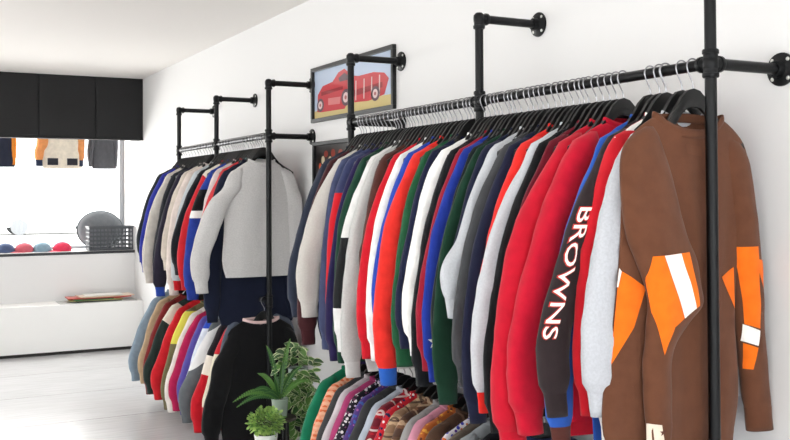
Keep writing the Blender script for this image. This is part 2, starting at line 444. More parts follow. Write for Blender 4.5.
def garment(y, name, label, cat, m, seed, z=1.70, length=.76, sleeve=.72, splay=.08, th=.018, sth=.03, sw=.052,
            rz=0.0, cuff_m=None, hem_m=None, neck_m=None, kind='crew', group=None, nw=.078, sleeve_m=None, both=True, rng=None, xs=0.0, taper=1.0, front=0.0, slope=1.0):
    """a top on a hanger, hanging square to the rail; origin at the neck"""
    root = empty(name, (RX, y, z), label, cat, group, rz)
    Lh = length
    g = random.Random(int(seed*1000))
    body = Shell([(0, 0, 0, nw, th*.95), (-.018*slope, 0, 0, nw+.04, th*.9), (-.040*slope, 0, 0, nw+.078, th*.85), (-.068*slope, 0, 0, .188, th*.85), (-.12*slope, 0, 0, .198, th*.95), (-.2, 0, 0, .203, th), (-.4, 0, 0, .213, th*1.05),
                  (-Lh+.10, 0, 0, .225, th*1.1), (-Lh+.055, 0, 0, .218, th*1.05), (-Lh, 0, 0, .203, th*.85)], seed, .007, 10, dip=.02)
    rib = -Lh+.06
    body.mesh(18, 36, 0, rib, pw=1.25).build('body', m, root, smooth='all')
    body.mesh(3, 36, rib+.001, -Lh, off=.0005).build('waistband', hem_m or m, root, smooth='all')
    neckband(root, neck_m or m, nw, .02, wy=th*.95, h=.016)
    if kind == 'shirt':       # turned-down collar points
        for sgn in (-1, 1):
            mbc = MB()
            c = [(sgn*nw, 0, .012), (sgn*nw*.72, -th*1.1, -.008), (sgn*nw*.42, -th*1.35, -.075), (sgn*nw*1.02, -th*1.2, -.062)]
            d = [(x, yy+.004, zz) for x, yy, zz in c]
            mbc.add(c+d, [(0, 1, 2, 3), (4, 7, 6, 5), (0, 4, 5, 1), (1, 5, 6, 2), (2, 6, 7, 3), (3, 7, 4, 0)])
            mbc.build('collar_point', neck_m or m, root)
    sm = sleeve_m or m
    for sgn in ((-1, 1) if both else (-1,)):
        sp = splay if sgn < 0 else -.012
        S = sleeve
        sx = lambda v: sgn*(v)
        ws = sw if sgn < 0 else min(sw, .046)
        cys = front if sgn < 0 else 0
        el = g.uniform(-.010, .014) if sgn < 0 else 0      # how far the elbow pokes out
        fw = g.uniform(.92, 1.12); yo = g.uniform(-.3, .3)*sth
        keys = [(-.028*slope, sx(.120), 0, .010, th*.5), (-.036*slope, sx(.128), 0, .028, th*.85), (-.052*slope, sx(.142), 0, .040, sth*.7), (-.078*slope, sx(.156), cys*.3, .044, sth*.88), (-.12*slope, sx(.172), cys*.6, ws*.92, sth*.97),
                (-.22, sx(.188+sp*.25+el*.4), cys, ws*1.0*fw, sth), (-.36, sx(.198+sp*.55+el), cys+yo*.4, ws*1.02*fw, sth*1.02), (-S*.72, sx(.203+sp*.95+el*.4), cys+yo, ws*.92*taper, sth*.98),
                (-S+.09, sx(.206+sp*.96), cys+yo*.7, ws*.84*taper, sth*.94), (-S+.062, sx(.206+sp*.94), cys+yo*.6, ws*.64*taper, sth*.74), (-S, sx(.206+sp*.9), cys+yo*.5, ws*.58*taper, sth*.66)]
        sh = Shell(keys, seed+sgn*3.7+11, .007, 9, wrinkle=.010, exp=2.25)
        o = sh.mesh(30, 24, -.028*slope, -S+.062, cap_top=True).build('sleeve', sm, root, smooth='all')
        sh.mesh(3, 22, -S+.063, -S, cap_bottom=True, off=.0006).build('cuff', cuff_m or sm, root, smooth='all')
        if sgn < 0: root_sh = sh
    return root, body, root_sh

rng = random.Random(7)
GZ = RAIL-.135
fab = fabric
GREY, LGREY, PGREY = (168, 168, 170), (190, 190, 192), (206, 206, 208)
RED, CRIM, SCAR, MAR = (186, 20, 32), (190, 16, 44), (222, 40, 34), (104, 20, 36)
NAVY, BLK, ROY, DGRN, BRN, CHAR, WHT = (26, 30, 54), (21, 22, 25), (32, 54, 148), (20, 54, 38), (78, 42, 36), (66, 67, 70), (244, 243, 240)
def fm(n, c, marl=0.0, **k): return fab('cloth_'+n.replace(' ', '_').replace('-', '_'), c, marl, **k)

def hang_row(items, where, rail_z, gz, xo, hero=None, comp=None, zlen=.76, lab_rail='', prev0='', last='', ends=None):
    """items near to far: (px, short, colour material, opts). Returns the y of each"""
    ys = []
    for it in items:
        sp_ = dict(it[3]).get('splay', .095)
        y = y_at(it[0], RX-.240-.26*sp_ if xo == 1.67 else xo)
        if comp: y = comp(y)
        for p in YF+YL:
            if abs(y-p) < .038: y = p+(.038 if y >= p else -.038)
        ys.append(y)
    for i, it in enumerate(items):
        y = ys[i]; px, short, m, op = it; op = dict(op)
        gap = min(abs(y-ys[i-1]) if i else .09, abs(ys[i+1]-y) if i+1 < len(ys) else .09)
        sth = op.pop('sth', max(.016, min(.034, gap*.52)))
        th = op.pop('th', max(.011, min(.018, gap*.36)))
        er = op.pop('er', None); sl = op.pop('sleeve', None); noun = op.pop('noun', 'sweatshirt')
        splay = op.pop('splay', .095)+rng.uniform(-.015, .025)
        if er: sl = gz-z_at(er, RX-.25-splay, y)
        if sl is None: sl = zlen-.03+rng.uniform(-.03, .03)
        ln = op.pop('length', zlen+rng.uniform(-.03, .03))
        rz = rng.uniform(-.035, .035)
        a = items[i-1][1] if i else prev0
        b = items[i+1][1] if i+1 < len(items) else last
        fix = op.pop('label', None); hk = op.pop('hanger', True)
        lab = fix or ('%s %s between the %s and the %s, %s' % (short, noun, a, b, where))
        if len(lab.split()) > 16: lab = '%s %s beside the %s, %s' % (short, noun, a, where)
        w = lab.split()
        if len(w) > 16: print('LONG', len(w), lab)
        nm = {'shirt': 'shirt', 'jacket': 'jacket'}.get(noun, 'sweatshirt')
        post = op.pop('post', None)
        r = garment(y, nm, lab, nm, m, seed=rng.uniform(0, 50), z=gz, length=ln, sleeve=sl, splay=splay, th=th, sth=sth, rz=rz, **op)
        if post: post(r)
        hanger(y, rz, 'black hanger holding the %s %s, %s' % (short, noun, where), z=rail_z)
    return ys
def extras(ys, step, rail_z, label, group, posts):
    n = 0; ys = sorted(ys)
    for a, b in zip(ys[:-1], ys[1:]):
        g = b-a
        k = int(g/step)-1 if g < .12 else 0
        if k < 1 and g > step*1.35: k = 1
        for j in range(k):
            y = a+g*(j+1)/(k+1)
            if any(abs(y-p) < .045 for p in posts) or y < 2.2: continue
            hanger(y, rng.uniform(-.03, .03), label, group, z=rail_z); n += 1
    print('extra hangers', label, n)

# text laid on cloth
def text_mesh(body, size, font_weight=1):
    cu = bpy.data.curves.new('lettering', 'FONT'); cu.body = body; cu.size = size; cu.align_x = 'LEFT'; cu.resolution_u = 3
    cu.offset = .0012*font_weight
    ob = bpy.data.objects.new('lettering_tmp', cu); C.objects.link(ob)
    dg = bpy.context.evaluated_depsgraph_get(); dg.update()
    me = bpy.data.meshes.new_from_object(ob.evaluated_get(dg)); bpy.data.objects.remove(ob)
    bm = bmesh.new(); bm.from_mesh(me); bmesh.ops.triangulate(bm, faces=bm.faces)
    for _ in range(3):
        es = [e for e in bm.edges if e.calc_length() > .012]
        if not es: break
        bmesh.ops.subdivide_edges(bm, edges=es, cuts=1); bmesh.ops.triangulate(bm, faces=bm.faces)
    v = [tuple(x.co) for x in bm.verts]; f = [[q.index for q in p.verts] for p in bm.faces]; bm.free()
    return v, f
def lay_text(root, sh, txt, size, z_top, u0, u1, mats, stretch=1.0):
    for w, off, m, nm in ((2.6, .0015, mats[0], 'lettering_outline'), (.3, .0028, mats[1], 'lettering')):
        v, f = text_mesh(txt, size, w)
        ys = [p[1] for p in v]; ya, yb = size*0.0, size*.72
        out = []
        for p in v:
            z = z_top-p[0]*stretch; cx, cy, wx, wy = interp(sh.keys, -z)
            u = u0+(u1-u0)*(p[1]-ya)/(yb-ya)      # reading down, tops of the letters to the right
            out.append(sh.front(cx+u*wx, z, off))
        MB().add(out, f).build(nm, m, root)
def browns(r):
    root, body, sh = r
    lay_text(root, sh, 'BROWNS', .084, -.24, -.93, -.30, (mat('red_edge_print', (190, 40, 30), .8), mat('white_print', (250, 246, 238), .8)), stretch=.98)
def blue_logo(r):
    root, body, sh = r
    z0 = -(.70-z_at(342, RX-.3, root.location.y)+1.0)+0.0
    zc = z_at(342, RX-.3, root.location.y)-root.location.z
    cx, cy, wx, wy = interp(sh.keys, -zc)
    star = []
    vs = []
    for k in range(10):
        rr = .026 if k % 2 == 0 else .011
        a = PI/2+k*PI/5
        vs.append(sh.front(cx+rr*math.cos(a)-.012, zc+rr*math.sin(a), .002))
    vs.append(sh.front(cx-.012, zc, .002))
    MB().add(vs, [(10, k, (k+1) % 10) for k in range(10)]).build('star_emblem', mat('white_print', (250, 246, 238), .8), root)

UF = [
 (605, 'light grey marl', fm('light grey marl', (186, 188, 194), .12), dict(sw=0.066, length=0.78, er=418, sth=.034, splay=0.105)),
 (598, 'long white', fm('white', WHT), dict(sw=0.036, sleeve=.90, length=0.92, splay=0.0, th=.012)),
 (590.5, 'bright red', fm('bright red', (196, 24, 38)), dict(length=0.82, er=418, sth=.026, splay=0.09)),
 (579, 'dark vertically-lettered', fm('dark brown black', (44, 34, 36)), dict(length=0.8, er=421, sth=.030, splay=0.168, post=browns, sw=0.056)),
 (573.5, 'medium blue', fm('medium blue', (44, 88, 176)), dict(sw=0.05, length=0.94, er=452, sth=.020, splay=0.125, cuff_m=fm('russet rib', (84, 44, 38)))),
 (547, 'large crimson', fm('crimson', CRIM), dict(length=0.86, er=436, sth=.040, splay=0.135, sw=0.066, th=.026)),
 (531, 'crimson raglan', fm('crimson red', (188, 18, 42)), dict(length=0.92, er=455, sth=.036, splay=0.18, sw=0.066, th=.02)),
 (523, 'thin maroon', fm('maroon', MAR), dict(length=0.84, splay=0.12, er=400)),
 (515, 'black', fm('soft black', BLK), dict(length=0.88, er=436, splay=0.13)),
 (505, 'pale grey with red cuffs', fm('pale grey', (194, 197, 202), .1), dict(er=415, splay=0.15, cuff_m=fm('scarlet', SCAR))),
 (496, 'scarlet', fm('scarlet', SCAR), dict(splay=0.11, er=380)),
 (485, 'deep navy', fm('navy', NAVY), dict(splay=0.12, er=425)),
 (478, 'charcoal', fm('charcoal', CHAR), dict(er=388, splay=0.12, sw=.06)),
 (468, 'pale silver-grey', fm('silver grey', (190, 193, 198), .1), dict(er=320, splay=0.13)),
 (461, 'inky navy', fm('inky navy', (24, 28, 52)), dict(er=330)),
 (455, 'forest green', fm('forest green', DGRN), dict(er=406, splay=0.085, sw=0.056)),
 (449.5, 'black-green', fm('black green', (24, 32, 34)), dict(er=370)),
 (443, 'royal blue', fm('royal blue', ROY), dict(er=384, splay=.09, post=blue_logo, cuff_m=fm('blue cuff with white stripes', ROY, pattern='bands', cols=((-.722, -.732, 0, WHT), (-.75, -.76, 0, WHT))))),
 (436.5, 'burgundy', fm('burgundy', (150, 24, 46)), dict(er=372)),
 (430, 'jet black', fm('jet black', (20, 22, 26)), dict(er=388)),
 (420, 'white', fm('white', WHT), dict(er=357, splay=.07, sw=.062, taper=1.35)),
 (412, 'midnight navy', fm('midnight navy', (26, 30, 58)), dict(er=350)),
 (404.5, 'bottle green', fm('bottle green', (32, 84, 54)), dict(er=368, splay=.09)),
 (394.5, 'orange-red with blue cuffs', fm('orange red', (226, 48, 40)), dict(er=386, splay=.09, sw=0.054, cuff_m=fm('blue rib', (40, 92, 180)))),
 (386.5, 'cobalt blue', fm('cobalt', (38, 70, 172)), dict(er=340)),
 (380.5, 'thin white', fm('white', WHT), dict(er=362, splay=.09)),
 (375, 'cherry red', fm('cherry red', (200, 24, 40)), dict(length=0.86, er=360, splay=.09)),
 (366, 'dark chocolate brown', fm('chocolate', (80, 44, 38)), dict(length=0.86, er=300, splay=.04)),
 (356, 'pearl grey', fm('pearl grey', (192, 192, 190), .1), dict(length=0.86, er=378, splay=.09, cuff_m=fm('grey rib', (200, 200, 198)))),
 (351, 'black and white', fm('black and white', (226, 226, 224), pattern='bands', cols=((-.38, -.66, .0, (30, 32, 34)),)), dict(length=0.93, er=352)),
 (345, 'dark green', fm('hunter green', (26, 62, 46)), dict(length=0.9, er=364, splay=.07)),
 (338.5, 'black and purple', fm('black and purple', (36, 28, 70)), dict(length=0.92, er=362)),
 (333, 'red and slate', fm('red and slate', (54, 60, 96), pattern='bands', cols=((-.2, -.9, 0, (204, 28, 40)),)), dict(length=0.9, er=345, splay=.05)),
 (325.5, 'slate blue', fm('slate blue', (64, 72, 104)), dict(length=0.92, er=350, splay=.06)),
 (317.5, 'stone grey', fm('stone grey', (196, 192, 186), .08), dict(length=0.88, er=318, splay=0.11, sw=.06)),
 (311, 'oxblood', fm('oxblood', (66, 30, 34)), dict(length=0.9, er=345)),
 (305.5, 'blue-black', fm('blue black', (44, 50, 66)), dict(length=0.86, er=318, splay=0.11)),
]
yA = hang_row(UF, 'upper near rail', RAIL, GZ, 1.67, prev0='brown and orange one', last='rail end')
# lower tier of the near rack
LFy = [
 (310, 'orange gingham', fm('orange gingham', (214, 104, 60), pattern='gingham', cols=((236, 190, 160),), scale=.35), 'shirt'),
 (316, 'dark grey', fm('dark grey', (60, 60, 62)), 'shirt'),
 (321, 'pale pinkish grey', fm('pinkish grey', (200, 192, 196)), 'sweatshirt'),
 (326.5, 'magenta', fm('magenta', (170, 60, 110)), 'shirt'),
 (332, 'black floral', fm('black floral', (30, 26, 36), pattern='print', cols=((190, 178, 200), (104, 54, 84), (220, 214, 216))), 'shirt'),
 (338, 'violet patterned', fm('violet pattern', (78, 54, 120), pattern='print', cols=((160, 90, 150), (60, 90, 160))), 'shirt'),
 (344, 'charcoal', fm('charcoal grey', (56, 56, 58)), 'sweatshirt'),
 (351, 'pale blue-grey', fm('pale blue grey', (176, 184, 196)), 'shirt'),
 (357.5, 'red plaid', fm('red plaid', (172, 30, 44), pattern='plaid', cols=((70, 26, 40), (220, 210, 205))), 'shirt'),
 (364, 'red patterned', fm('red pattern', (200, 36, 48), pattern='print', cols=((230, 220, 220), (40, 40, 80))), 'shirt'),
 (371, 'tan plaid', fm('tan plaid', (196, 164, 130), pattern='plaid', cols=((112, 80, 60), (60, 40, 40))), 'shirt'),
 (378, 'brown plaid', fm('brown plaid', (120, 84, 62), pattern='plaid', cols=((60, 44, 40), (190, 160, 130))), 'shirt'),
 (385, 'ash grey', fm('ash grey', (150, 148, 146)), 'sweatshirt'),
 (392, 'dusty pink', fm('dusty pink', (206, 140, 160)), 'shirt'),
 (399, 'rust patterned', fm('rust pattern', (172, 90, 40), pattern='print', cols=((80, 40, 30), (210, 150, 60))), 'shirt'),
 (407, 'deep brown', fm('deep brown', (84, 60, 46)), 'shirt'),
 (415, 'white and purple patterned', fm('white purple pattern', (226, 220, 226), pattern='print', cols=((90, 50, 150), (220, 110, 50), (60, 60, 170))), 'shirt'),
 (424, 'taupe', fm('taupe', (104, 92, 82)), 'sweatshirt'),
 (433, 'mid grey', fm('mid grey', (156, 160, 164)), 'sweatshirt'),
 (445, 'black', fm('dull black', (26, 26, 30)), 'sweatshirt'),
 (458, 'bright blue', fm('bright blue', (60, 90, 190)), 'sweatshirt'),
 (472, 'dark blue', fm('dark blue', (30, 36, 66)), 'sweatshirt'),
]
LF = [(p, s, m, dict(noun=k, kind='shirt' if k == 'shirt' else 'crew', hem_m=m)) for p, s, m, k in LFy[::-1]]
LF.append((300, 'emerald green', fm('emerald green', (18, 112, 80)), dict(splay=.09, sth=.03)))
yB = hang_row(LF, 'lower near rail', LOWS[0], LOWS[0]-.105, 1.65, zlen=.64, prev0='bare rail', last='plants')
# upper tier of the far rack
compL = lambda y: 5.42+(y-5.47)*.94
UL = [
 (209.5, 'pale teal', fm('pale teal', (120, 160, 160)), dict(er=290)),
 (204.5, 'coral red', fm('coral red', (208, 60, 66)), dict(er=292)),
 (199, 'pale pink-grey', fm('pale pink grey', (214, 202, 200)), dict(er=268, splay=.07, cuff_m=fm('red rib', RED))),
 (192.5, 'blue black and white block', fm('blue block', (40, 62, 150), pattern='bands', cols=((-.17, -.30, 0, (24, 24, 28)), (-.30, -.345, 0, WHT))), dict(er=300, sw=.058)),
 (187, 'cream and red', fm('cream and red', (200, 36, 46), pattern='bands', cols=((-.14, -.36, 1.4, (232, 222, 206)),)), dict(er=290)),
 (181.5, 'black', fm('flat black', (24, 28, 34)), dict(er=275, sw=.058)),
 (176, 'silver grey', fm('silver', (190, 196, 200), .08), dict(er=290, cuff_m=fm('red rib', RED))),
 (170.5, 'pale cream', fm('pale cream', (222, 208, 200)), dict(er=295, splay=.09)),
 (165.5, 'beige', fm('beige', (204, 194, 182)), dict(er=270)),
 (160.5, 'navy and wine', fm('navy wine', (38, 34, 50)), dict(er=296, cuff_m=fm('blue rib', (40, 70, 160)))),
 (155, 'charcoal black', fm('charcoal black', (34, 36, 42)), dict(er=280)),
 (149.5, 'pale stone', fm('pale stone', (206, 200, 192)), dict(er=283, splay=.09)),
 (144.5, 'royal blue', fm('royal violet blue', (44, 52, 150)), dict(er=272, splay=.08)),
 (140.5, 'black-green', fm('far black', (30, 38, 44)), dict(er=262)),
]
yC = hang_row(UL, 'upper far rail', RAIL, GZ, 1.67, comp=compL, prev0='plain grey one', last='window')
LL = [
 (210, 'cream and red', fm('cream red', (196, 30, 44), pattern='bands', cols=((-.2, -.5, 0, (226, 218, 196)),)), dict(noun='jacket')),
 (203, 'red black and white block', fm('red block', (196, 26, 40), pattern='bands', cols=((-.0, -.30, 0, (34, 30, 36)), (-.30, -.42, .3, (236, 226, 214)))), dict(noun='jacket', splay=.11)),
 (195, 'slate grey with white piping', fm('slate piping', (104, 110, 114), pattern='bands', cols=((.02, -.14, -.6, (236, 236, 236)),)), dict(splay=.12)),
 (189, 'white and blue', fm('white blue', (220, 226, 240), pattern='bands', cols=((-.05, -.1, 0, (50, 80, 190)),)), dict()),
 (183.5, 'violet blue', fm('violet blue', (90, 80, 160)), dict()),
 (178, 'raspberry pink', fm('raspberry', (184, 34, 84)), dict(splay=.12, sw=.062)),
 (172, 'off-white', fm('off white', (232, 226, 218)), dict(splay=.09)),
 (166, 'yellow and olive', fm('olive', (112, 104, 74), pattern='bands', cols=((-.05, -.26, 0, (228, 216, 90)),)), dict(noun='jacket', splay=.11)),
 (159, 'red', fm('warm red', (206, 34, 44)), dict(splay=.10, noun='jacket')),
 (152, 'black green and cream block', fm('black cream block', (40, 54, 50), pattern='bands', cols=((-.14, -.34, .8, (232, 222, 204)),)), dict(noun='jacket', splay=.13, sw=.062)),
 (145.5, 'dark red', fm('dark red', (130, 40, 40)), dict()),
 (139.5, 'tan', fm('tan', (186, 160, 128)), dict(noun='jacket', splay=.09)),
 (133, 'faded denim blue', fm('denim blue', (138, 156, 172)), dict(noun='jacket', splay=.11)),
]
compL2 = lambda y: 5.40+(y-5.30)*.92
yD = hang_row(LL, 'lower far rail', LOWS[1], LOWS[1]-.112, 1.62, comp=compL2, zlen=.70, prev0='black one', last='window bench')

# ---------- the brown and orange sweatshirt at the front ----------
HY = 1.897; HZ = 1.70
def hl(px, row, y=1.872):
    x = x_at(px-2.2, y); return (x-RX, z_at(row, x, y)-HZ)
brown = fm('brown fleece', (99, 61, 42)); orange = fm('orange panel', (240, 112, 22)); whitep = fm('white panel', (246, 242, 236))
hb = empty('sweatshirt', (RX, HY, HZ), 'brown sweatshirt with orange and white panels hanging at the near end, behind the front post', 'sweatshirt')
def hkeys(rows, y=1.872, cy=0):
    out = []
    for row, l, r, c, w in rows:
        xl, zl = hl(l, row, y); xr, zr = hl(r, row, y)
        out.append(((zl+zr)/2, (xl+xr)/2, c, (xr-xl)/2, w))
    return out
bk = hkeys([(121, 660, 731, 0, .026), (127, 651, 738, 0, .024), (134, 643, 744, 0, .022), (144, 635, 750, 0, .022), (160, 629, 754, 0, .024), (175, 627.5, 754, 0, .025), (200, 627, 751, 0, .026), (250, 624.5, 745, 0, .030),
            (300, 621, 740, 0, .032), (340, 616, 740, .002, .034), (380, 610, 742, .002, .036), (410, 608, 742, 0, .036), (430, 610, 740, 0, .032), (442, 615, 738, 0, .028), (470, 618, 735, 0, .026)])
hbody = Shell(bk, 4.2, .010, 11, dip=.045)
zr_ = bk[-2][0]
hbody.mesh(54, 90, bk[0][0], zr_, pw=1.1).build('body', brown, hb, smooth='all')
hbody.mesh(5, 90, zr_+.001, bk[-1][0], off=.0006).build('waistband', brown, hb, smooth='all')
nb = neckband(hb, brown, (bk[0][3])+.001, .046, wy=.0265, h=.021, z=bk[0][0]-.004, cx=bk[0][1], thick=.006)
# left sleeve, swung in front of the body
lk = [(z, x, c, w, t) for z, x, c, w, t in hkeys([(128, 655, 663, -.002, .012), (135, 645, 667, -.005, .020), (147, 634, 671, -.008, .026), (165, 628.5, 675, -.014, .029), (200, 626.5, 681, -.024, .032), (240, 630, 688, -.034, .036),
            (262, 638, 695, -.038, .036), (290, 646, 698, -.042, .036), (308, 647, 699, -.044, .034), (325, 645, 686, -.044, .032), (345, 644, 672, -.044, .028), (365, 642, 667, -.043, .026),
            (400, 643, 668, -.042, .024), (425, 645, 668, -.042, .021), (452, 647, 666, -.042, .018)], y=1.855)]
hs = Shell(lk, 9.1, .005, 9, wrinkle=.004)
hs.mesh(60, 40, lk[0][0], lk[-2][0], cap_top=True).build('sleeve', brown, hb, smooth='all')
hs.mesh(5, 40, lk[-2][0]+.001, lk[-1][0], cap_bottom=True, off=.0006).build('cuff', brown, hb, smooth='all')
rk = hkeys([(140, 728, 740, 0, .010), (147, 728, 748, 0, .02), (165, 728, 755, 0, .028), (200, 733, 759, -.004, .030), (240, 737, 762, -.008, .030), (300, 739, 764.5, -.010, .030), (345, 742, 766, -.008, .028),
            (400, 748, 771, -.004, .026), (410, 750, 772, -.003, .022), (433, 752, 774, -.003, .021)], y=1.872)
hr = Shell(rk, 3.3, .005, 9, wrinkle=.004)
hr.mesh(50, 36, rk[0][0], rk[-2][0], cap_top=True).build('sleeve', brown, hb, smooth='all')
hr.mesh(4, 36, rk[-2][0]+.001, rk[-1][0], cap_bottom=True, off=.0006).build('cuff', brown, hb, smooth='all')
def hpatch(name, sh, pts, m, y=1.825, off=.002, n=14):
    q = [hl(px, row, y) for px, row in pts]
    return sh.patch(q, n, off).build(name, m, hb, smooth='all')
hpatch('orange_panel', hs, [(654, 259), (690, 254.5), (698.5, 308), (671, 329)], orange, off=.0022)
hpatch('orange_panel', hs, [(651, 284), (654, 259), (671, 329), (661.5, 357)], orange, off=.0022)
hpatch('white_stripe', hs, [(663, 258), (680, 255.8), (694.5, 310.5), (682, 320.5)], whitep, off=.0036)
hpatch('orange_panel', hbody, [(624.5, 272), (647, 290), (636, 330), (617.5, 368)], orange, y=1.862, off=.002)
hpatch('white_stripe', hbody, [(624.2, 270.5), (626.8, 274), (623.5, 290), (622, 290)], whitep, y=1.862, off=.0034, n=6)
hpatch('orange_panel', hbody, [(724, 280), (738, 270), (739.5, 312), (734, 300)], orange, y=1.862, off=.002)
hpatch('orange_panel', hr, [(739, 250), (757, 249), (757.5, 331), (745, 327)], orange, y=1.865, off=.002)
hpatch('orange_panel', hr, [(757, 262), (764.0, 263), (763.0, 292), (757, 275)], orange, y=1.865, off=.002)
hpatch('white_stripe', hr, [(744, 327), (757, 333), (755, 348), (744, 344)], whitep, y=1.865, off=.003)
hpatch('orange_panel', hr, [(745, 346), (755, 350), (752, 372), (746.5, 372)], orange, y=1.865, off=.003)
# small tonal label under the neckline, star emblem at the cuff
hpatch('chest_label', hbody, [(689, 146), (704, 149), (705, 159), (690, 156)], fm('label brown', (104, 64, 44)), y=1.862, off=.002, n=6)
hpatch('emblem', hs, [(648, 426), (658, 426), (661.5, 444), (648, 444)], mat('cream_stitching', (232, 214, 196), .9, bump=.6, bscale=400), y=1.835, off=.0025, n=6)
cxs, czs = hl(656.5, 432.5, 1.845); vs = []
for k in range(10):
    rr = .0105 if k % 2 == 0 else .0045
    vs.append(hs.front(cxs+rr*math.sin(k*PI/5), czs+rr*math.cos(k*PI/5), .0042))
vs.append(hs.front(cxs, czs, .0042))
MB().add(vs, [(10, k, (k+1) % 10) for k in range(10)]).build('star', fm('star brown', (92, 56, 44)), hb)
hanger(HY, .0, 'black hanger with chrome hook holding the brown and orange sweatshirt')

# ---------- the plain grey one and the black one at the near end of the far rack ----------
gy = 5.275
g1, gb, gs = garment(gy, 'sweatshirt', 'plain light grey sweatshirt hung facing out at the near end of the far rack', 'sweatshirt',
    fm('ash marl', (200, 198, 197), .14), 2.7, z=GZ-.01, length=.67, sleeve=.75, splay=.145, th=.028, sth=.032, sw=.056, nw=.08, front=-.010, slope=1.35)
g1.scale.x = 1.07; g1.location.x -= .012
g3, _, _ = garment(gy+.075, 'sweatshirt', 'long dark navy sweatshirt whose hem shows below the plain light grey one', 'sweatshirt',
    fm('ink navy', (22, 28, 48)), 5.1, z=GZ-.01, length=.95, sleeve=.93, splay=.05, th=.016, sth=.024, nw=.085)
g3.scale.x = 1.08; g3.location.x -= .015
hanger(gy+.075, 0, 'black hanger holding the long dark navy sweatshirt behind the light grey one')
hanger(gy, 0, 'black hanger with chrome hook holding the plain light grey sweatshirt')
garment(gy+.07, 'sweatshirt', 'slate blue-grey sweatshirt just behind the black one, shoulder showing at its right', 'sweatshirt',
    fm('slate grey blue', (92, 100, 114)), 6.6, z=LOWS[1]-.075, length=.70, sleeve=.66, splay=.01, th=.014, sth=.02)
hanger(gy+.07, 0, 'black hanger holding the slate blue-grey sweatshirt behind the black one', z=LOWS[1])
blk = fm('black knit', (16, 16, 18))
g2, _, _ = garment(gy-.005, 'sweatshirt', 'black sweatshirt with pale neckband, lower rail, behind the fern', 'sweatshirt',
    blk, 8.7, z=LOWS[1]-.112, length=.72, sleeve=.70, splay=.075, th=.03, sth=.034, sw=.060, nw=.105, slope=1.4, neck_m=fm('white red rib', (232, 200, 198)))
g2.scale.x = 1.08; g2.location.x -= .02
hanger(gy-.005, 0, 'black hanger with chrome hook holding the black sweatshirt behind the fern', z=LOWS[1])
# dark long one hanging behind the grey one
extras(yA+[HY], .031, RAIL, 'black hanger with chrome hook packed among the others, upper near rail', 'spare hangers on the upper near rail', YF)
extras(yC+[gy], .036, RAIL, 'black hanger with chrome hook packed among the others on the upper far rail', 'spare hangers on the upper far rail', YL)

# ---------- framed pictures ----------
def frame(label, y0, y1, z0, z1):
    root = empty('framed_picture', (WX, (y0+y1)/2, z0), label, 'picture')
    h = (y1-y0)/2; H = z1-z0; t = .022; d = -.022
    m = MB(); m.box(d, 0, -h, h, 0, t).box(d, 0, -h, h, H-t, H).box(d, 0, -h, -h+t, t, H-t).box(d, 0, h-t, h, t, H-t)
    m.build('frame', mat('black_frame', (18, 18, 20), .4), root, bevel=.002)
    return root, h-t, H, t
root, h, H, t = frame('black framed panoramic picture of a red sports car, hung above the clothes', 4.13, 5.17, 1.925, 2.245)
pic = MB()
def P(pts, lay, mi):       # polygon on the sheet; u 0..1 left to right as seen, v 0..1 upwards
    pic.add([(-.004-.0006*lay, h-(2*h)*u, t+(H-2*t)*v) for u, v in pts], [tuple(range(len(pts)))], mi)
cols = [(186, 200, 222), (206, 186, 130), (196, 74, 80), (150, 56, 62), (214, 130, 130), (110, 88, 96), (222, 196, 194), (176, 110, 110)]
pm = [mat('print_ink_%s' % n, c, .18) for n, c in zip(('sky', 'grass', 'red', 'dark_red', 'pink', 'tyre', 'white', 'rust'), cols)]
P([(0, 0), (1, 0), (1, 1), (0, 1)], 0, 0)
P([(0, 0), (1, 0), (1, .2), (.45, .24), (0, .16)], 1, 1)
P([(.04, .14), (.10, .12), (.42, .10), (.46, .2), (.72, .16), (.9, .22), (.95, .5), (.9, .62), (.78, .68), (.6, .68), (.52, .72), (.42, .9), (.34, .86), (.26, .70), (.12, .66), (.05, .5)], 2, 2)
P([(.1, .46), (.4, .5), (.4, .56), (.1, .54)], 3, 3)
P([(.5, .3), (.88, .36), (.88, .46), (.5, .42)], 3, 3)
P([(.34, .74), (.42, .82), (.5, .7), (.47, .66), (.36, .66)], 3, 5)
for u in (.56, .66, .75, .84): P([(u, .22), (u+.012, .22), (u+.016, .6), (u+.004, .6)], 4, 6)
P([(.2, .24), (.36, .22), (.37, .36), (.2, .38)], 3, 4)
def disc(u, v, ru, rv, lay, mi): P([(u+ru*math.cos(2*PI*k/18), v+rv*math.sin(2*PI*k/18)) for k in range(18)], lay, mi)
for u, v, r in ((.09, .27, .05), (.44, .32, .06), (.80, .27, .05)):
    disc(u, v, r, r*2.8, 4, 5); disc(u, v, r*.6, r*1.7, 5, 6); disc(u, v, r*.25, r*.7, 6, 7)
pic.build('print', pm, root)
root, h, H, t = frame('lower black framed dark picture with a splash of orange, behind the clothes', 4.15, 5.15, 1.50, 1.81)
pic = MB()
P([(0, 0), (1, 0), (1, 1), (0, 1)], 0, 0)
for k in range(9):
    u = .06+.035*k+.01*(k % 3); v = .55+.13*((k*7) % 3)
    disc(u, v, .018+.006*(k % 3), .07+.02*(k % 2), 1+k*.3, 1+k % 3)
pic.build('print', [mat('ink_black', (34, 28, 28), .5), mat('ink_orange', (224, 90, 40), .5), mat('ink_cream', (206, 190, 160), .5), mat('ink_rust', (140, 50, 34), .5)], root)

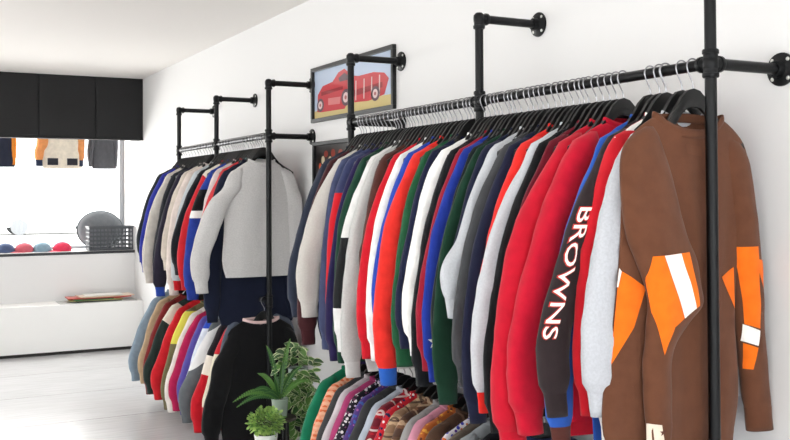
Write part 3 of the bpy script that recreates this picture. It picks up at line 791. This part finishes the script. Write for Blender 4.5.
# ---------- plants ----------
leaf_d = mat('dark_leaf', (52, 92, 44), .4); leaf_m = mat('mid_leaf', (96, 140, 66), .42); leaf_l = mat('light_leaf', (150, 186, 96), .5); cream = mat('cream_leaf_edge', (216, 224, 180), .45)
stem_m = mat('green_stem', (96, 120, 60), .6); soil = mat('potting_soil', (46, 34, 26), .95, bump=.5, bscale=150)
def pot(root, r0, r1, h, m):
    w = .004
    MB().lathe([(r0*.9, 0), (r0, .003), (r1, h-.004), (r1, h), (r1-w, h), (r1-w-.001, h-.012), (r1-w-.002, h-.014)], None, 28).build('pot', m, root, smooth=True)
    MB().lathe([(.001, h-.013), (r1-w-.001, h-.013), (r1-w-.001, h-.011), (.001, h-.009)], None, 20).build('soil', soil, root)
def leaf(mb, base, d, up, L, W, bend=.3, mi=0, edge=None, n=6, fold=.15, wav=0):
    d = d.normalized(); side = d.cross(up).normalized(); nn = side.cross(d).normalized()
    rows = []
    for i in range(n+1):
        t = i/n; w = W*math.sin(PI*min(1, t*.93+.05))**.8*(1 if t < .97 else .3)
        c = base+d*(L*t)-Vector((0, 0, 1))*(bend*L*t*t)
        e = 1+wav*math.sin(i*2.5)
        rows.append([c-side*w*e+nn*fold*w, c-side*w*.74*e+nn*fold*.6*w, c, c+side*w*.74*e+nn*fold*.6*w, c+side*w*e+nn*fold*w])
    vs = [p for r in rows for p in r]
    for i in range(n):
        for k in range(4):
            mb.add([vs[i*5+k], vs[i*5+k+1], vs[(i+1)*5+k+1], vs[(i+1)*5+k]], [(0, 1, 2, 3)], (edge if (edge is not None and k in (0, 3)) else mi))
R2 = random.Random(3)
def place_px(px, row, y):
    x = x_at(px, y); return (x, y, z_at(row, x, y))
# fern in a glass-green pot
fp = place_px(277, 416, 4.62)
fern = empty('potted_fern', fp, 'fern with long pointed fronds in a small grey-green pot, left of the variegated plant', 'potted plant')
pot(fern, .036, .044, .095, mat('frosted_green_pot', (150, 166, 150), .25))
mb = MB()
tips = [(-48, 10), (-42, 2), (-30, 18), (-22, 34), (-14, 62), (-4, 46), (2, 70), (9, 54), (16, 40), (22, 24), (14, 14), (-18, 14), (6, 26), (-8, 30)]
for i, (dx, dz) in enumerate(tips):
    k = 4.9/950
    base = Vector((0, 0, .09)); tip = Vector((dx*k*1.12, R2.uniform(-.12, .04), .07+dz*k*.95))
    d = tip-base; Lf = d.length
    side = d.normalized().cross(Vector((0, -1, .3))).normalized()
    N = 20
    for j in range(2, N):      # toothed leaflets either side of the rib
        t = j/N; c = base+d*t+Vector((0, 0, 1))*(.16*Lf*math.sin(PI*t)); w = .020*math.sin(PI*(t*.80+.18))
        for sgn in (-1, 1):
            leaf(mb, c, side*sgn+d.normalized()*.8, Vector((0, -1, .5)), w, .0065, .1, 0 if (i % 3) else 1, n=3, fold=.05)
    mb.tube([base+d*(q/5)+Vector((0, 0, 1))*(.16*Lf*math.sin(PI*q/5)) for q in range(6)], .0018, 5, 1)
mb.build('fronds', [mat('fern_leaf', (60, 104, 54), .45), leaf_m], fern, smooth='all')
# variegated trailing plant
vp = place_px(295, 386, 4.78)
var = empty('potted_plant', vp, 'trailing plant with cream-edged leaves in a pale pot beside the emerald sweatshirt', 'potted plant')
pot(var, .042, .054, .10, mat('pale_pot', (176, 188, 184), .35))
mb = MB(); st = MB()
def vleaf(p, d, s): leaf(mb, p, d, Vector((0, -.6, 1)), s, s*.36, R2.uniform(.1, .5), R2.choice((0, 0, 2)), edge=1, n=5)
for i in range(52):
    a = R2.uniform(0, 2*PI); rr = R2.uniform(.0, .09); hz = R2.uniform(.0, .12)
    p = Vector((rr*math.cos(a), rr*math.sin(a)*.8, .10+hz*(1-rr*4)))
    d = Vector((math.cos(a), math.sin(a)-.25, R2.uniform(-.3, .9)))
    vleaf(p, d, R2.uniform(.05, .075))
for i, (x0, L_) in enumerate(((-.05, .30), (-.02, .36), (.02, .33), (.05, .28), (-.075, .14), (0.0, .22))):
    pts = [Vector((x0*.5, -.03, .1)), Vector((x0, -.075, .09))]
    for q in range(1, 11): pts.append(Vector((x0+.012*math.sin(q*1.3+i)-.004*q*(i % 2), -.085-.004*math.cos(q), .09-L_*q/10)))
    st.tube(pts, .0018, 5)
    for q, p in enumerate(pts[1:]):
        for e in range(2):
            vleaf(p, Vector((R2.choice((-1, 1))*R2.uniform(.4, 1), R2.uniform(-.9, -.1), R2.uniform(-.5, .3))), R2.uniform(.045, .065))
mb.build('leaves', [leaf_m, cream, leaf_d], var, smooth='all'); st.build('stems', stem_m, var)
# bushy pale-green plant in a white pot
bp_ = place_px(263, 452, 4.42)
bush = empty('potted_plant', bp_, 'small bushy light green plant in a white pot, lowest of the three plants', 'potted plant')
pot(bush, .045, .058, .095, mat('white_pot', (236, 236, 232), .3))
mb = MB()
for i in range(620):
    v = Vector((R2.gauss(0, 1), R2.gauss(0, 1), R2.gauss(0, 1))).normalized(); rr = R2.uniform(.45, 1)
    p = Vector((v.x*.09*rr, v.y*.085*rr, .155+v.z*.062*rr))
    leaf(mb, p, v+Vector((0, 0, .35)), Vector((.2, -.4, 1)), R2.uniform(.014, .024), .008, .2, R2.choice((0, 0, 1, 2)), n=3)
for i in range(14):
    a = i*2*PI/14; mb.tube([(0.01*math.cos(a), .01*math.sin(a), .085), (.05*math.cos(a), .05*math.sin(a), .16)], .0015, 5, 3)
mb.build('foliage', [leaf_l, mat('lime_leaf', (178, 208, 118), .5), leaf_m, stem_m], bush, smooth='all')
# stepped stand that carries them
sx, sy = fp[0], fp[1]
stand = empty('plant_stand', (sx, sy, 0), 'dark stepped plant stand between the two racks carrying three pots', 'plant stand')
for p, rr in ((fp, .085), (vp, .085), (bp_, .09)):
    q = Vector(p)-Vector((sx, sy, 0))
    MB().lathe([(rr-.004, q.z-.016), (rr, q.z-.012), (rr, q.z-.003), (rr-.003, q.z-.0005)], Matrix.Translation((q.x, q.y, 0)), 28).build('shelf', dark_wood, stand, smooth=True)
    for k in range(3):
        a = k*2*PI/3+.5
        MB().tube([(q.x+.06*math.cos(a), q.y+.06*math.sin(a), q.z-.016), (q.x+.075*math.cos(a), q.y+.075*math.sin(a), 0)], .007, 10).build('leg', iron, stand, smooth=True)

# ---------- papers on the window bench ----------
BZ = .47
def sheet(x0, x1, y0, y1, rot, th, col, label, z, name='magazine', thick_col=(238, 236, 230), curl=.0):
    root = empty(name, ((x0+x1)/2, (y0+y1)/2, z), label, 'magazine', rz=rot)
    w, d = (x1-x0)/2, (y1-y0)/2; n = 12; m = MB(); vs = []
    for i in range(n+1):
        u = -1+2*i/n
        zc = curl*(abs(u)**3)
        for yy in (-d, d):
            vs += [(u*w, yy, zc), (u*w, yy, zc+th)]
    fs = []
    for i in range(n):
        a, b = i*4, (i+1)*4
        fs += [(a, b, b+2, a+2), (a+1, a+3, b+3, b+1), (a, a+1, b+1, b), (a+2, b+2, b+3, a+3)]
    fs += [(0, 2, 3, 1), (n*4, n*4+1, n*4+3, n*4+2)]
    m.add(vs, fs); m.build('pages', mat('paper_%d_%d_%d' % thick_col, thick_col, .7), root)
    m2 = MB(); vs = []
    for i in range(n+1):
        u = -1+2*i/n
        for yy in (-d-.001, d+.001): vs.append((u*w, yy, curl*abs(u)**3+th+.0006))
    m2.add(vs, [(i*2, i*2+1, i*2+3, i*2+2) for i in range(n)]); m2.build('cover', mat('cover_%d_%d_%d' % col, col, .35), root)
    return z+th+.0012
z = BZ
z = sheet(1.42, 2.15, 9.54, 9.82, .00, .006, (196, 196, 194), 'wide grey sheet at the bottom of the paper pile on the bench', z, thick_col=(190, 190, 188))
z = sheet(1.58, 2.00, 9.55, 9.80, .02, .010, (30, 40, 32), 'dark magazine low in the paper pile on the window bench', z, thick_col=(26, 26, 26))
z = sheet(1.52, 2.02, 9.56, 9.81, -.05, .006, (190, 176, 90), 'yellowish booklet in the paper pile on the window bench', z, thick_col=(196, 190, 130))
z = sheet(1.54, 1.92, 9.55, 9.80, .04, .008, (44, 120, 70), 'green booklet in the paper pile on the window bench', z, thick_col=(40, 112, 66), curl=.002)
z = sheet(1.50, 2.10, 9.57, 9.80, -.03, .007, (216, 96, 84), 'red and peach magazine in the paper pile on the window bench', z, thick_col=(206, 70, 66), curl=.006)
z = sheet(1.60, 2.12, 9.55, 9.79, .05, .006, (236, 214, 196), 'peach paper near the top of the pile on the window bench', z+.006, thick_col=(232, 190, 168), curl=.004)
z = sheet(1.66, 2.02, 9.57, 9.79, -.04, .006, (240, 238, 232), 'white paper topmost of the pile on the window bench', z+.004, thick_col=(236, 234, 228))
LZ = .957
# ---------- caps, cushion and basket on the window ledge ----------
def cap(px, col, label, rz, y=10.0):  # cap colours come paled, with the window's glare haze painted in
    x = x_at(px, y)
    root = empty('baseball_cap', (x, y, LZ), label, 'cap', rz=rz)
    root.scale.z = .8
    cm = fm('cap_%d_%d_%d' % col, col)
    R = .088
    MB().lathe([(R*1.0, 0), (R*1.03, .02), (R*.98, .05), (R*.82, .082), (R*.5, .105), (R*.15, .115), (.002, .116)], None, 24).build('crown', cm, root, smooth='all')
    m = MB(); n = 12; top = []; bot = []
    for ring, (e, dz) in enumerate(((0, .012), (.5, .014), (1, .004))):
        for i in range(n+1):
            a = -PI*.42+PI*.84*i/n
            rr = R*(1+e*.85*math.cos(a*1.05))
            top.append((rr*math.cos(a)*1.0, rr*math.sin(a)*.98, dz-.006*abs(math.sin(a)))); bot.append((top[-1][0], top[-1][1], top[-1][2]-.003))
    fs = []
    for r in range(2):
        for i in range(n):
            q = (r*(n+1)+i, r*(n+1)+i+1, (r+1)*(n+1)+i+1, (r+1)*(n+1)+i); fs.append(q); fs.append(tuple(k+3*(n+1) for k in q[::-1]))
    for i in range(n): fs.append((2*(n+1)+i, 2*(n+1)+i+1, 5*(n+1)+i+1, 5*(n+1)+i))
    m.add(top+bot, fs); m.build('brim', cm, root, smooth=True)
    MB().lathe([(.001, .119), (.006, .118), (.007, .115), (.001, .113)], None, 10).build('button', cm, root, smooth=True)
cap(3, (74, 88, 120), 'dark blue cap at the far left of the window ledge', 2.9)
cap(22, (196, 96, 108), 'haze-paled red cap between two blue caps on the window ledge', 3.4)
cap(40, (130, 156, 172), 'grey-blue cap between two red caps on the window ledge', 2.8)
cap(60, (220, 60, 90), 'bright red cap nearest the basket on the window ledge', 3.2)
# cushion: a fat round disc leaning back
cu = empty('round_cushion', (x_at(98, 10.2), 10.20, LZ), 'large round dark grey cushion leaning behind the basket in the window', 'cushion')
M = Matrix.Translation((0, 0, .195)) @ Matrix.Rotation(math.radians(-8), 4, 'X') @ Matrix.Rotation(PI/2, 4, 'X') @ Matrix.Scale(1.18, 4, (1, 0, 0)) @ Matrix.Rotation(.3, 4, 'Z')
MB().lathe([(.01, -.07), (.08, -.068), (.15, -.055), (.185, -.03), (.195, 0), (.185, .03), (.15, .055), (.08, .068), (.01, .07)], M, 40).build('cushion_body', fm('cushion grey', (112, 116, 120)), cu, smooth='all')
vs = [M @ Vector((.197*math.cos(k*2*PI/40), .197*math.sin(k*2*PI/40), 0)) for k in range(40)]
MB().tube(vs, .006, 8, closed=True).build('piping', fm('cushion piping', (76, 80, 84)), cu, smooth='all')
# basket: moulded plastic with rows of square holes
bx0, bx1 = x_at(85.5, 9.93), 2.17
bk_ = empty('plastic_basket', ((bx0+bx1)/2, 9.93, LZ), 'dark grey plastic basket with square holes on the window ledge', 'basket')
bm_ = mat('grey_plastic', (84, 87, 92), .45)
W, D, Hb = (bx1-bx0)/2, .10, .235
def lattice(m, a, b, fixed, axis, cols, rows, t=.004, vb=.011):
    """wall of bars in a grid leaving real square holes"""
    def bar(u0, u1, z0, z1):
        if axis == 'x': m.box(u0, u1, fixed-t/2, fixed+t/2, z0, z1)
        else: m.box(fixed-t/2, fixed+t/2, u0, u1, z0, z1)
    for i in range(cols+1):
        u = a+(b-a)*i/cols; bar(max(a, u-vb/2), min(b, u+vb/2), .0, Hb)
    for j in range(rows+1):
        zz = .012+(Hb-.024)*j/rows; bar(a, b, zz-vb/2-(.0 if 0 < j < rows else .004), zz+vb/2+(.0 if 0 < j < rows else .004))
m = MB(); lattice(m, -W, W, -D, 'x', 12, 5); m.build('basket_side', bm_, bk_)
m = MB(); lattice(m, -W, W, D, 'x', 12, 5); m.build('basket_side', bm_, bk_)
m = MB(); lattice(m, -D, D, -W, 'y', 5, 5); m.build('basket_end', bm_, bk_)
m = MB(); lattice(m, -D, D, W, 'y', 5, 5); m.build('basket_end', bm_, bk_)
MB().box(-W, W, -D, D, 0, .005).build('basket_bottom', bm_, bk_)
m = MB(); m.box(-W-.008, W+.008, -D-.010, -D+.004, Hb-.004, Hb+.008).box(-W-.008, W+.008, D-.004, D+.010, Hb-.004, Hb+.008).box(-W-.010, -W+.004, -D, D, Hb-.004, Hb+.008).box(W-.004, W+.010, -D, D, Hb-.004, Hb+.008)
m.build('rim', bm_, bk_)

# ---------- jackets hung in the window ----------
rail = empty('window_rail', (0, 10.14, 2.52), 'thin metal rail across the top of the shop window behind the black pelmet', 'rail')
MB().tube([(LXW, 0, 0), (WX, 0, 0)], .01, 10).build('bar', chrome, rail, smooth=True)
for s in (-2.2, -.6, 1.6): MB().tube([(s, 0, 0), (s, 0, CZ-2.52)], .005, 8).build('hanger_rod', chrome, rail)
def window_jacket(px, label, m, sm, zb, w=1.0, extra=None, cuff=None):
    x = x_at(px, 10.14)
    root, b, s = garment(10.14, 'jacket', label, 'jacket', m, rng.uniform(0, 9), z=2.38, length=2.38-zb, sleeve=2.38-zb-.02, splay=.04, th=.03, sth=.035, sw=.055, sleeve_m=sm, cuff_m=cuff)
    root.location.x = x; root.scale = (w, 1, 1)
    h = copy_tree(HP); h.location = (x, 10.14, 2.52); tag(h, 'black hanger inside the pelmet holding the '+extra, 'hanger'); h.rotation_euler = (0, 0, 0); h.scale = (.9, 1, 1)
    return root
wj1 = window_jacket(60, 'cream jacket with orange sleeves and dark pockets hung in the window', fm('window cream', (244, 232, 214)), fm('window orange', (240, 160, 100)), 1.79, w=.92, extra='cream and orange jacket', cuff=fm('window dark cuff', (50, 60, 84)))  # cream and orange cloth lightened to carry the window's haze
for sx_ in (-.105, .10):
    MB().box(sx_-.055, sx_+.055, -.045, -.034, -.56, -.49).build('pocket', fm('pocket dark', (52, 52, 60)), wj1)
window_jacket(102, 'charcoal jacket hung beside the cream one at the right end of the window', fm('window charcoal', (92, 92, 96)), fm('window charcoal', (92, 92, 96)), 1.79, w=.58, extra='charcoal jacket')  # charcoal lightened too, haze painted into the cloth
window_jacket(-1, 'dark jacket with orange sleeve at the left end of the window', fm('window dark', (46, 50, 66)), fm('window orange2', (230, 140, 50)), 1.80, w=.6, extra='dark and orange jacket')
# small pennant poster on the bay's side wall
po = MB().box(WX-.003, WX-.0005, 10.02, 10.24, 1.62, 1.98).build('poster', mat('pale_poster', (226, 216, 212), .6)); tag(po, 'pale poster on the side wall right of the window', 'poster')

# ---------- outside ----------
struct('ground', MB().box(-60, 40, 10.6, 90, -.12, -.02).box(-60, LXW-.1, -30, 10.6, -.12, -.02).box(LXW-.1, 40, -30, BKY-.2, -.12, -.02), mat('pale_paving', (206, 204, 200), .9, bump=.2, bscale=8))
cy_ = 41.0; cxw = x_at(50, cy_)
car = empty('parked_car', (cxw, cy_, -.02), 'pale parked car seen faintly through the bright window', 'car')
prof = [(-2.15, .32), (-2.2, .6), (-2.05, .85), (-1.2, .98), (-.55, 1.38), (.75, 1.42), (1.4, 1.0), (2.1, .92), (2.2, .6), (2.15, .32)]
MB().prism(prof, 1.7).build('car_body', mat('pale_car_paint', (214, 220, 224), .3), car, bevel=.06)
MB().prism([(-.95, 1.0), (-.45, 1.32), (.05, 1.34), (.05, 1.0)], 1.72).prism([(.12, 1.0), (.12, 1.34), (.68, 1.34), (1.15, 1.0)], 1.72).build('side_windows', mat('hazed_car_window', (170, 180, 186), .3), car)  # side windows paled: window glare is put into their colour
for a in (-1.35, 1.35):
    for s in (-.78, .78):
        MB().lathe([(.2, -.1), (.32, -.09), (.33, 0), (.32, .09), (.2, .1)], Matrix.Translation((a, s, .33)) @ Matrix.Rotation(PI/2, 4, 'X'), 24).build('wheel', mat('tyre', (110, 112, 114), .8), car, smooth=True)  # tyres greyed to paint in the haze of the bright glass

# ---------- light ----------
for i, (x, y) in enumerate(((-.6, 1.2), (-.6, 3.9), (-2.5, 1.2), (-2.5, 3.9))):  # out-of-view panels, added to brighten the shop
    fx = empty('added_ceiling_light', (x, y, CZ), 'added unseen ceiling light panel over the shop floor, %s' % ('near right', 'far right', 'near left', 'far left')[i], 'ceiling light')
    MB().box(-.31, .31, -.61, .61, -.03, -.0005).build('housing', white_m, fx, bevel=.004)
    em = bpy.data.materials.get('lit_diffuser')
    if not em:
        em = bpy.data.materials.new('lit_diffuser'); em.use_nodes = True
        b = em.node_tree.nodes['Principled BSDF']; b.inputs['Emission Color'].default_value = (1, .97, .93, 1); b.inputs['Emission Strength'].default_value = 3
    MB().box(-.29, .29, -.59, .59, -.034, -.031).build('diffuser', em, fx)
    la = bpy.data.lights.new('added_panel_light', 'AREA'); la.shape = 'RECTANGLE'; la.size = .58; la.size_y = 1.18; la.energy = 9; la.color = (1, .96, .92)
    lo = bpy.data.objects.new('added_panel_light', la); C.objects.link(lo); lo.parent = fx; lo.location = (0, 0, -.04)
def area(name, loc, rot, sx, sy, e, col):
    la = bpy.data.lights.new(name, 'AREA'); la.shape = 'RECTANGLE'; la.size = sx; la.size_y = sy; la.energy = e; la.color = col
    lo = bpy.data.objects.new(name, la); C.objects.link(lo); lo.location = loc; lo.rotation_euler = rot
    lo.visible_camera = False
    return lo
area('daylight_left_window', (LXW-.2, 2.2, 1.42), (0, -PI/2, 0), 2.1, 7.4, 44, (.93, .97, 1))
area('daylight_front_window', (-.5, BKY-.2, 1.4), (PI/2, 0, 0), 4.7, 2.2, 88, (.93, .97, 1))
area('daylight_far_window', (-.7, GY+.2, 1.8), (-PI/2, 0, 0), 5.6, 1.6, 360, (1, .985, .96))
w = bpy.data.worlds.new('World'); bpy.context.scene.world = w; w.use_nodes = True
nt = w.node_tree; bg = nt.nodes['Background']
bg.inputs[0].default_value = (.985, .99, .99, 1); bg.inputs[1].default_value = 3.0
su = bpy.data.lights.new('sun', 'SUN'); su.energy = 24; su.angle = .02
so = bpy.data.objects.new('sun', su); C.objects.link(so); so.rotation_euler = (math.radians(38), 0, math.radians(15))

# ---------- camera ----------
cam = bpy.data.cameras.new('camera'); co = bpy.data.objects.new('camera', cam); C.objects.link(co)
pitch = math.radians(1.0)
co.location = (0, 0, EYE)
base = Euler((PI/2+pitch, 0, -math.radians(28)), 'XYZ').to_matrix()
co.rotation_euler = (base @ Matrix.Rotation(math.radians(-.3), 3, 'Z')).to_euler()
cam.sensor_width = 36; cam.lens = 950/790*36
cam.shift_x = -2.2/790
cam.shift_y = -(220-(195-950*math.tan(pitch)))/790
bpy.context.scene.camera = co
vs_ = bpy.context.scene.view_settings
vs_.view_transform = 'Standard'; vs_.look = 'None'; vs_.gamma = 1; vs_.exposure = -0.62
